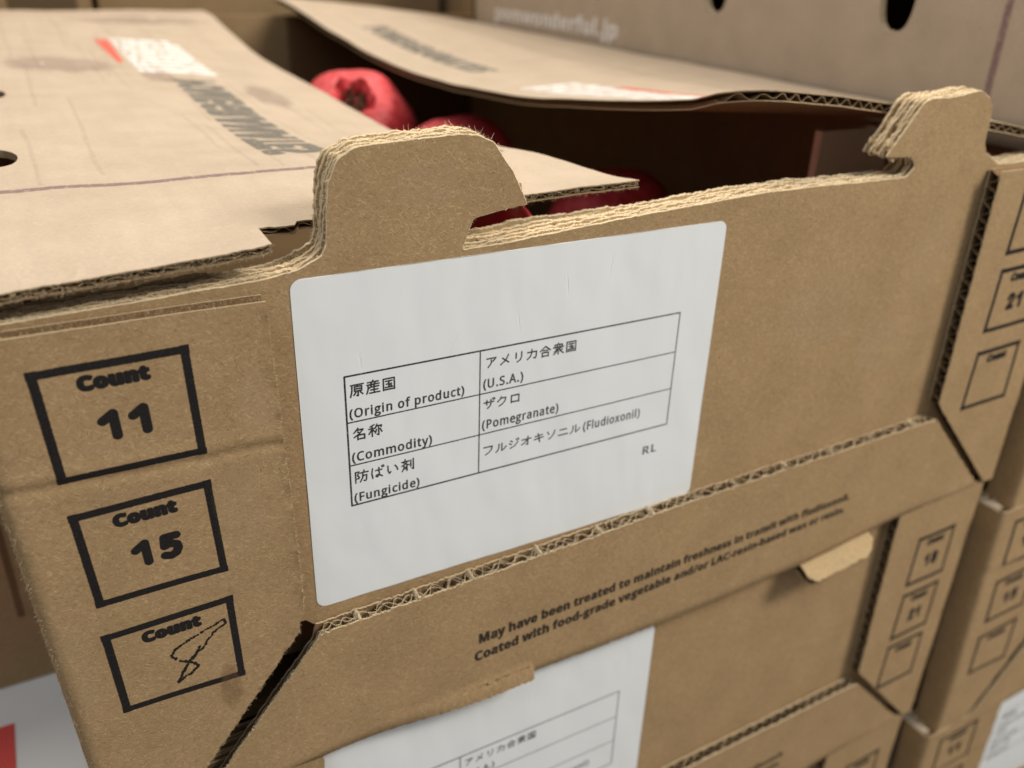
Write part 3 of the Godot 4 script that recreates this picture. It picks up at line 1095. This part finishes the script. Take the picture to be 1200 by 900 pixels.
		for i in 1500:
			var x := rng.randf_range(-1, 287)
			hs.append([Vector3(x, table(STRIP_TOP, x) - 0.1, 6.4 - (rng.randf() * 0.5 if rng.randf() < 0.6 else rng.randf() * 5.6)), Vector3(rng.randfn() * 0.6, 0.8, rng.randfn() * 0.5).normalized(), rng.randf_range(0.3, 1.0)])
		for i in 400:
			var x := rng.randf_range(-40, -1)
			hs.append([Vector3(x, top_of.call(x) - 0.1, 6.4 - rng.randf() * 0.6), Vector3(-0.5, 0.6, rng.randfn() * 0.5).normalized(), rng.randf_range(0.3, 0.9)])
		fuzz(sp, hs)

	# the other walls and the bottom
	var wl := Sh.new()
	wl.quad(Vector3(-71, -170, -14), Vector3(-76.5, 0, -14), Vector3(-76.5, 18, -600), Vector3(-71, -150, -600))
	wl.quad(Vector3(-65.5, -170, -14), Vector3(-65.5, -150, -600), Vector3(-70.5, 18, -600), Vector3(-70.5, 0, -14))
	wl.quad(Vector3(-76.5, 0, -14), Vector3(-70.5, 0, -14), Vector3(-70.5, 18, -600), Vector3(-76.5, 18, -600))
	mesh_node("side_wall", [[wl, M.darkened_kraft]], t)  # left wall coloured dark, painting in the shade behind vents and notch
	var wr := Sh.new()
	wr.box(Vector3(344, -158, -590), Vector3(349.5, 4, -9))
	mesh_node("side_wall", [[wr, M.inside]], t)
	var sl := Sh.new()
	sl.quad(Vector3(-78.6, -170, -8.5), Vector3(-78.6, -3, -8.5), Vector3(-78.6, -3, -590), Vector3(-78.6, -150, -590))
	var bw := Sh.new()
	bw.box(Vector3(-72, -150, -606), Vector3(350, 23.5 if open else -2.0, -600))
	mesh_node("back_wall", [[bw, M.inside]], t)
	if open:
		var wall_shade := Sh.new()
		wall_shade.box(Vector3(168, -150, -599.5), Vector3(344, 22.5, -596))
		mesh_node("shaded_panel", [[wall_shade, M.darkened_kraft]], t)  # dark sheet painted as the right flap's shadow on the back wall
		var post := Sh.new()
		post.box(Vector3(252, -134, -62), Vector3(296, 13, -58))
		mesh_node("inner_tab", [[post, M.lit_board]], t)
	var bt := Sh.new()
	bt.box(Vector3(-66, -160, -590), Vector3(343, -154, -14))
	mesh_node("bottom_panel", [[bt, M.inside]], t)
	if open:
		var pad := Sh.new()
		pad.box(Vector3(-64, -138, -588), Vector3(343, -134, -14))
		mesh_node("fruit_pad", [[pad, M.inside]], t)
		lids(t)
	return t


func side_edge(t: Node3D) -> void:  # the rounded top edge along the left side of a carton
	var lip := Sh.new()
	var rows := []
	for i in 9:
		var an := PI * i / 8.0
		var x := -75.8 - 3.0 * cos(an)
		var y := -4.0 + 3.0 * sin(an)
		rows.append(PackedVector3Array([Vector3(x, y, 4.0), Vector3(x, y + 1.0, -40.0), Vector3(x, y + 4.0, -590.0)]))
	lip.grid(rows, false)
	mesh_node("side_edge", [[lip, M.pale]], t)


func label_on(t: Node3D, at: Vector3) -> void:
	var s := Sh.new()
	var pts := PackedVector2Array()
	for q in [[150.0 - 3.2, -3.2, 0.0], [3.2, -3.2, PI / 2], [3.2, -110.1 + 3.2, PI], [150.0 - 3.2, -110.1 + 3.2, PI * 1.5]]:
		for i in 9:
			var an: float = q[2] + PI / 2 * i / 8.0
			pts.append(Vector2(q[0] + 3.2 * cos(an), q[1] + 3.2 * sin(an)))
	var c := Vector2(75, -55)
	for i in pts.size():
		var a := pts[i]
		var b := pts[(i + 1) % pts.size()]
		s.tri(at + Vector3(c.x, c.y, 0.2), at + Vector3(a.x, a.y, 0.2), at + Vector3(b.x, b.y, 0.2), Vector3(0, 0, 1))
		for e in [c, b, a]:
			s.uv[s.uv.size() - 3 + [c, b, a].find(e)] = Vector2(e.x / 150.0, -e.y / 110.1)
		s.quad(at + Vector3(b.x, b.y, 0.2), at + Vector3(a.x, a.y, 0.2), at + Vector3(a.x, a.y, -0.1), at + Vector3(b.x, b.y, -0.1))
	if not M.has("label_paper"):
		var img := Image.create(1024, 752, false, Image.FORMAT_L8)
		for y in 752:
			for x in 1024:
				var q := 0.5 + 0.36 * nz(x * 0.005, y * 0.0022, 50.0) + 0.012 * nz(x * 0.02, y * 0.006, 60.0) + 0.002 * nz(x * 0.5, y * 0.5, 1.0)
				img.set_pixel(x, y, Color(q, q, q))
		for l in [[86.8, -9.5, 87.6, -18.0, 0.5], [104.0, -5.0, 102.6, -14.5, 0.5], [69.5, -19.5, 70.6, -27.5, 0.35], [49.5, -22.0, 46.0, -31.0, 0.3], [18.0, -24.0, 18.5, -30.0, 0.25]]:
			for k in 120:
				var f := k / 119.0
				var x := int(lerpf(l[0], l[2], f) / 150.0 * 1024 + 3 * nz(f * 3.0, l[0]))
				var y := int(-lerpf(l[1], l[3], f) / 110.1 * 752)
				for dx in 2:
					var e: float = img.get_pixel(x + dx, y).r - l[4] * 0.09 * sin(PI * f)
					img.set_pixel(x + dx, y, Color(e, e, e))
		M.label_paper = plain(Color(0.775, 0.805, 0.83), 0.36, 0.5)
		M.label_paper.heightmap_enabled = true
		M.label_paper.heightmap_texture = ImageTexture.create_from_image(img)
		M.label_paper.heightmap_scale = 0.11
	var o := mesh_node("label", [[s, M.label_paper]], t)
	o.set_meta("label", "white paper label with a printed table in Japanese and English")
	var flat := func(a: float, b: float, w: float) -> Vector3: return at + Vector3(a, b, 0.2 + w)
	print_on("printed_table", o, flat, [Vector2(13, -30.6), Vector2(135, -30.6), Vector2(135, -88.6), Vector2(13, -88.6)], M.label_print, 1, 1, 0.03)


# ------------------------------------------------------------------ the lid of the open carton
func lid_left(a: float, b: float, w: float) -> Vector3:  # b runs backwards
	var y := 11.0 + 0.083 * a * exp(-absf(b) / 7.0) + 0.0275 * b
	var s := pow(clampf((a + 77.0) / 177.0, 0.0, 1.3), 1.6)
	y -= 13.5 * s * smoothstep(50.0, 180.0, b) * (1.0 - smoothstep(400.0, 600.0, b))
	y += 1.6 * s * smoothstep(25.0, 62.0, b) * (1.0 - smoothstep(75.0, 130.0, b))
	y += 0.7 * nz(a * 0.012, b * 0.008, 31.0) + 0.045 * sin(TAU * a / 6.4) * (0.6 + nz(a * 0.03, b * 0.01, 90.0)) + 0.35 * nz(a * 0.05, b * 0.012, 66.0)
	y -= 2.2 * smoothstep(-66.0, -84.0, a)
	return Vector3(a, y + w, -b)


const INNER_Y := [[10.0, 42.0], [14.0, 41.3], [42.0, 32.6], [98.0, 24.0], [172.0, 16.0], [241.0, 11.6], [315.0, 10.6], [400.0, 15.5], [490.0, 24.5], [585.0, 35.0], [620.0, 37.0]]


func lid_right(a: float, b: float, w: float) -> Vector3:
	var s := (350.0 - a) / 185.0
	var yh := 13.0 + 0.008 * b
	var y := lerpf(yh, table(INNER_Y, b), s) + 7.0 * s * (1.0 - s)
	y += 0.8 * nz(a * 0.012, b * 0.01, 44.0)
	return Vector3(a, y + w, -b)


func lids(t: Node3D) -> void:
	var us := PackedFloat32Array()
	for x in span(-84.0, -40.0, 0.8):
		us.append(x)
	for x in span(-39.2, -4.0, 1.0):
		us.append(x)
	for x in span(-3.998, 99.5, 1.4):
		us.append(x)
	for x in span(99.502, 122.5, 0.8):
		us.append(x)
	var inner := func(x: float) -> float: return 604.0 if x <= 99.501 else table([[99.5, 100.0], [101.0, 92.0], [104.0, 72.0], [110.0, 52.0], [117.0, 33.0], [122.0, 18.5], [123.0, 16.0]], x)
	var reach := func(x: float) -> Vector2:
		var f := -2.2 if x < -3.999 else (11.5 if x < 7.0 else 14.2)
		return Vector2(f, inner.call(x))
	var holes := []
	for z in [[112.0, 12.0], [236.0, 12.0], [372.0, 12.0], [520.0, 12.0]]:
		holes.append([-63.5, z[0], 6.6, z[1], 0.22, 2.0])
	var l := board("lid_flap", t, lid_left, false, us, reach, 150, 2.5, 6.4, M.pale, {"jitter": 0.7, "edge": M.crushed, "medium": M.crushed, "holes": holes, "crush": 0.42})
	l.set_meta("label", "left lid flap with vent holes, dark lettering and a white and red mark")
	var S := lid_left
	print_on("printed_text", l, S, [Vector2(20, 292), Vector2(20, 94), Vector2(43, 94), Vector2(43, 292)], M.lid_text, 40, 4, 0.12)
	print_on("printed_mark", l, S, [Vector2(8, 460), Vector2(50, 460), Vector2(50, 310), Vector2(8, 310)], M.lid_white, 8, 30, 0.12)
	print_on("printed_mark", l, S, [Vector2(-2, 460), Vector2(8, 460), Vector2(8, 330), Vector2(-2, 330)], M.lid_red, 4, 30, 0.12)
	print_on("printed_line", l, S, [Vector2(-80, 74), Vector2(99, 71), Vector2(99, 63), Vector2(-80, 66)], M.rule_line, 40, 2, 0.1)
	print_on("printed_line", l, S, [Vector2(-80, 585), Vector2(99, 585), Vector2(99, 575), Vector2(-80, 575)], M.rule_line, 40, 2, 0.1)
	for q in [[16, 300, 10, 26], [-30, 330, 36, 34], [60, 250, 12, 40], [40, 540, 60, 22]]:
		print_on("printed_shade", l, S, [Vector2(q[0] - q[2], q[1] + q[3]), Vector2(q[0] + q[2], q[1] + q[3]), Vector2(q[0] + q[2], q[1] - q[3]), Vector2(q[0] - q[2], q[1] - q[3])], M.smear_mauve, 6, 8, 0.1)
	print_on("printed_wood_grain", l, S, [Vector2(-55, 560), Vector2(96, 560), Vector2(96, 74), Vector2(-55, 74)], M.grain_print, 30, 60, 0.09)
	var hs := []
	for i in 900:
		var x := rng.randf_range(-80, -4)
		hs.append([lid_left(x, -2.1, -rng.randf() * 3.0), Vector3(rng.randfn() * 0.6, rng.randfn() * 0.5, 0.8).normalized(), rng.randf_range(0.3, 1.2)])
	for i in 500:
		var x := rng.randf_range(66, 122)
		hs.append([lid_left(x, 14.2, -rng.randf() * 3.0), Vector3(rng.randfn() * 0.6, rng.randfn() * 0.5, 0.8).normalized(), rng.randf_range(0.3, 1.1)])
	for i in 300:
		var x := rng.randf_range(100, 122)
		hs.append([lid_left(x, inner.call(x) - 0.2, -rng.randf() * 1.0), Vector3(0.6, 0.4, -0.6 + rng.randfn() * 0.4).normalized(), rng.randf_range(0.3, 0.9)])
	fuzz(l, hs, 0.05)

	# right flap, bowed up
	var inner_r := func(x: float) -> float: return 622.0
	var reach_r := func(x: float) -> Vector2:
		var f := 14.4
		if x > 284.0:
			f = 4.0
		if x < 186.0:
			f += 16.0 * pow((186.0 - x) / 21.0, 2.4)
		return Vector2(f, inner_r.call(x))
	var r := board("lid_flap", t, lid_right, false, span(165.0, 350.0, 1.3), reach_r, 90, 3.8, 6.2, M.pale, {"jitter": 0.6, "edge": M.medium, "medium": M.medium, "crush": 0.3})
	r.set_meta("label", "right lid flap bowed upwards over the dark opening")
	print_on("printed_text", r, lid_right, [Vector2(214, 480), Vector2(214, 285), Vector2(194, 285), Vector2(194, 480)], M.lid_text, 40, 4, 0.12)
	print_on("printed_mark", r, lid_right, [Vector2(182, 215), Vector2(222, 215), Vector2(222, 84), Vector2(182, 84)], M.lid_white, 12, 30, 0.12)
	print_on("printed_mark", r, lid_right, [Vector2(223, 190), Vector2(233, 190), Vector2(233, 80), Vector2(223, 80)], M.lid_red, 4, 30, 0.12)
	print_on("printed_wood_grain", r, lid_right, [Vector2(176, 580), Vector2(340, 580), Vector2(340, 60), Vector2(176, 60)], M.grain_print, 30, 60, 0.09)


# the crushed tab of the carton below, bent out under the strip above it
func bent_tab(t: Node3D) -> void:
	var base := Vector3(0, 161, 1.5)
	var s := func(a: float, b: float, w: float) -> Vector3:
		var f := clampf((b + 7.0) / 9.0, 0.0, 1.0)
		var y := -163.5 + 0.13 * (a - 218.0) * 0.9
		return base + Vector3(a, y - 5.0 * pow(1.0 - f, 1.5) - 1.5 + w * 0.86, 5.0 + 9.0 * (1.0 - f) + w * 0.5)
	var o := board("bent_tab", t, s, false, span(219.0, 262.0, 0.8), func(a: float) -> Vector2: return Vector2(-7.0 + 5.0 * pow(clampf((a - 252.0) / 10.0, 0, 1), 2) + 3.0 * pow(clampf((225.0 - a) / 6.0, 0, 1), 2), 3.0), 10, 4.6, 6.0, M.tab_face, {"jitter": 1.0, "crush": 0.4})
	o.set_meta("label", "crushed stacking tab bent outwards")


func side_print(t: Node3D) -> void:
	# the visible left face of this carton, with its vent holes and lettering
	var off := Vector3(429, 151, 9)
	var s := func(a: float, b: float, w: float) -> Vector3: return Vector3(350.3 - w, b, a) - off + Vector3(2.4, 0, 0)
	var holes := []
	for z in [-114.0, -254.0, -394.0, -534.0]:
		holes.append([z - 1.5, 76.0, 11.0, 28.0, 0.2, 3.2])
	t.get_node("side_wall").free()
	var lid := Sh.new()
	lid.box(Vector3(-80, -2, -600), Vector3(350, 1, 8))
	mesh_node("added_lid", [[lid, M.pale]], t)  # unseen lid, added to keep light out behind the vent holes
	var o := board("vented_side", t, s, false, span(-600.0, 8.0, 2.0), func(_a: float) -> Vector2: return Vector2(-20.0, 150.0), 85, 4.0, 7.0, M.pale, {"holes": holes, "edge": M.edge})
	o.set_meta("label", "long side printed with a white web address")
	print_on("printed_text", o, s, [Vector2(-560, 36.5), Vector2(-360, 36.5), Vector2(-360, 17.5), Vector2(-560, 17.5)], M.web_print, 2, 2, 0.2)
	print_on("printed_line", o, s, [Vector2(-58, -15), Vector2(-58, 148), Vector2(-50, 148), Vector2(-50, -15)], M.rule_line, 2, 2, 0.2)


# ------------------------------------------------------------------ fruit
func fruits() -> void:
	var t := thing("pomegranate", "red pomegranate with its brown crown facing the gap between the lid flaps", "pomegranate", Vector3.ZERO, "pomegranates inside the open carton")
	var s := Sh.new()
	var rows := []
	for i in 49:
		var ph := TAU * i / 48.0
		var line := PackedVector3Array()
		for j in 25:
			var th := PI * j / 24.0
			var r := 41.0 * (1.0 + 0.022 * cos(6.0 * ph) * sin(th) + 0.03 * nz(cos(ph) * sin(th) * 1.1, cos(th) * 1.1, sin(ph) * sin(th) * 1.1))
			var y := -r * cos(th) * 0.94
			if y > 33.0:
				y = 33.0 + (y - 33.0) * 0.55
			line.append(Vector3(cos(ph) * sin(th) * r, y, -sin(ph) * sin(th) * r))
		rows.append(line)
	s.grid(rows, false)
	mesh_node("skin", [[s, M.skin]], t)
	var c := Sh.new()
	var outer := []
	var innr := []
	for i in 61:
		var ph := TAU * i / 60.0
		var tip := 6.0 * pow(0.5 + 0.5 * cos(6.0 * ph), 1.4)
		var a := PackedVector3Array()
		var b := PackedVector3Array()
		for j in 6:
			var f := j / 5.0
			var r := 10.5 - 2.2 * sin(f * PI * 0.8) + 4.5 * f * f
			var y := 33.0 + (11.0 + tip) * f
			a.append(Vector3(cos(ph) * r, y, -sin(ph) * r))
			b.append(Vector3(cos(ph) * (r - 2.2 + f), y, -sin(ph) * (r - 2.2 + f)))
		outer.append(a)
		innr.append(b)
	c.grid(outer, false)
	c.grid(innr, true)
	for i in 60:
		c.quad(outer[i][5], outer[i + 1][5], innr[i + 1][5], innr[i][5])
	mesh_node("crown", [[c, M.skin]], t)
	var st := Sh.new()
	for i in 30:
		st.tri(Vector3(0, 36, 0), Vector3(cos(TAU * i / 30.0) * 9.5, 35.5, -sin(TAU * i / 30.0) * 9.5), Vector3(cos(TAU * (i + 1) / 30.0) * 9.5, 35.5, -sin(TAU * (i + 1) / 30.0) * 9.5))
	for i in 40:
		var p := Vector2.from_angle(rng.randf() * TAU) * sqrt(rng.randf()) * 8.0
		st.box(Vector3(p.x - 0.5, 35, p.y - 0.5), Vector3(p.x + 0.5, 35 + rng.randf_range(5, 10), p.y + 0.5))
	mesh_node("stamens", [[st, M.stamen]], t)
	t.position = Vector3(137, -31, -342) * MM
	t.basis = Basis.looking_at(Vector3(-0.25, 0.62, 0.75)) * Basis(Vector3.RIGHT, -PI / 2)
	var more := [
		[Vector3(178, -50, -268), Vector3(0.3, 0.2, 0.9), "red pomegranate with a pale highlight, just behind the front tab"],
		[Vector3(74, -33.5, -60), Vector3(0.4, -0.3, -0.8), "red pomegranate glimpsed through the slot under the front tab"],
		[Vector3(214, -90, -92), Vector3(-0.5, 0.3, 0.4), "pomegranate in deep shade behind the torn rim"],
		[Vector3(240, -70, -190), Vector3(-0.3, 0.1, 0.6), "dim pomegranate behind the pointed end of the left flap"],
		[Vector3(146, -92, -130), Vector3(-0.3, -0.1, 0.6), "pomegranate low in the carton under the inner edge of the left flap"],
	]
	for m in more:
		var d: Node3D = t.duplicate()
		d.name = numbered("pomegranate", self)
		add_child(d, true)
		d.position = m[0] * MM
		d.basis = Basis.looking_at(m[1]) * Basis(Vector3.RIGHT, -PI / 2)
		d.set_meta("label", m[2])
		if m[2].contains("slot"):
			(d.get_node("skin") as MeshInstance3D).set_surface_override_material(0, M.skin_brightened)


# ------------------------------------------------------------------ what stands around the two stacks
func plain_box(called: String, label: String, lo: Vector3, hi: Vector3, mat: Material) -> Node3D:
	var t := thing(called, label, "box", Vector3((lo.x + hi.x) / 2, lo.y, (lo.z + hi.z) / 2))
	var o := -Vector3((lo.x + hi.x) / 2, lo.y, (lo.z + hi.z) / 2)
	var s := Sh.new()
	s.box(lo + o, hi + o)
	mesh_node("body", [[s, mat]], t)
	return t


func surroundings() -> void:
	# left of the front stack
	var white := plain_box("white_box", "white printed box with red marks, low on the left beside the front stack", Vector3(-420, -500, -480), Vector3(-80, -260, -20), M.white_board)
	for q in [[Vector3(-40, 239.6, 92), Vector3(139.5, 240.6, 190)]]:
		var mark := Sh.new()
		mark.box(q[0], q[1])
		mesh_node("red_print", [[mark, M.red_ink]], white)
	var brown := plain_box("brown_box", "brown cardboard box resting on the white printed box at the left", Vector3(-420, -259.5, -430), Vector3(-80, -40, -185), M.inside)
	for x in [134.0, 150.0]:
		var slot := Sh.new()
		slot.box(Vector3(x, 40, 121.5), Vector3(x + 3, 210, 122.8))
		mesh_node("side_slot", [[slot, M.darkened_kraft]], brown)
	# behind the open carton
	var back := plain_box("kraft_box", "kraft box with a dark hand hole, behind the far end of the open carton", Vector3(-330, -500, -980), Vector3(18, 150, -640), M.inside)
	var hole := Sh.new()
	hole.box(Vector3(112, 523, 168.8), Vector3(163, 548, 170.6))
	mesh_node("hand_hole", [[hole, M.stamen]], back)
	plain_box("kraft_box", "kraft box standing behind the far end of the vented carton", Vector3(356, -500, -1050), Vector3(760, 148, -614), M.inside)
	plain_box("kraft_box", "kraft box behind the open carton, right of the box with the hand hole", Vector3(26, -500, -1000), Vector3(346, 150, -670), M.inside)
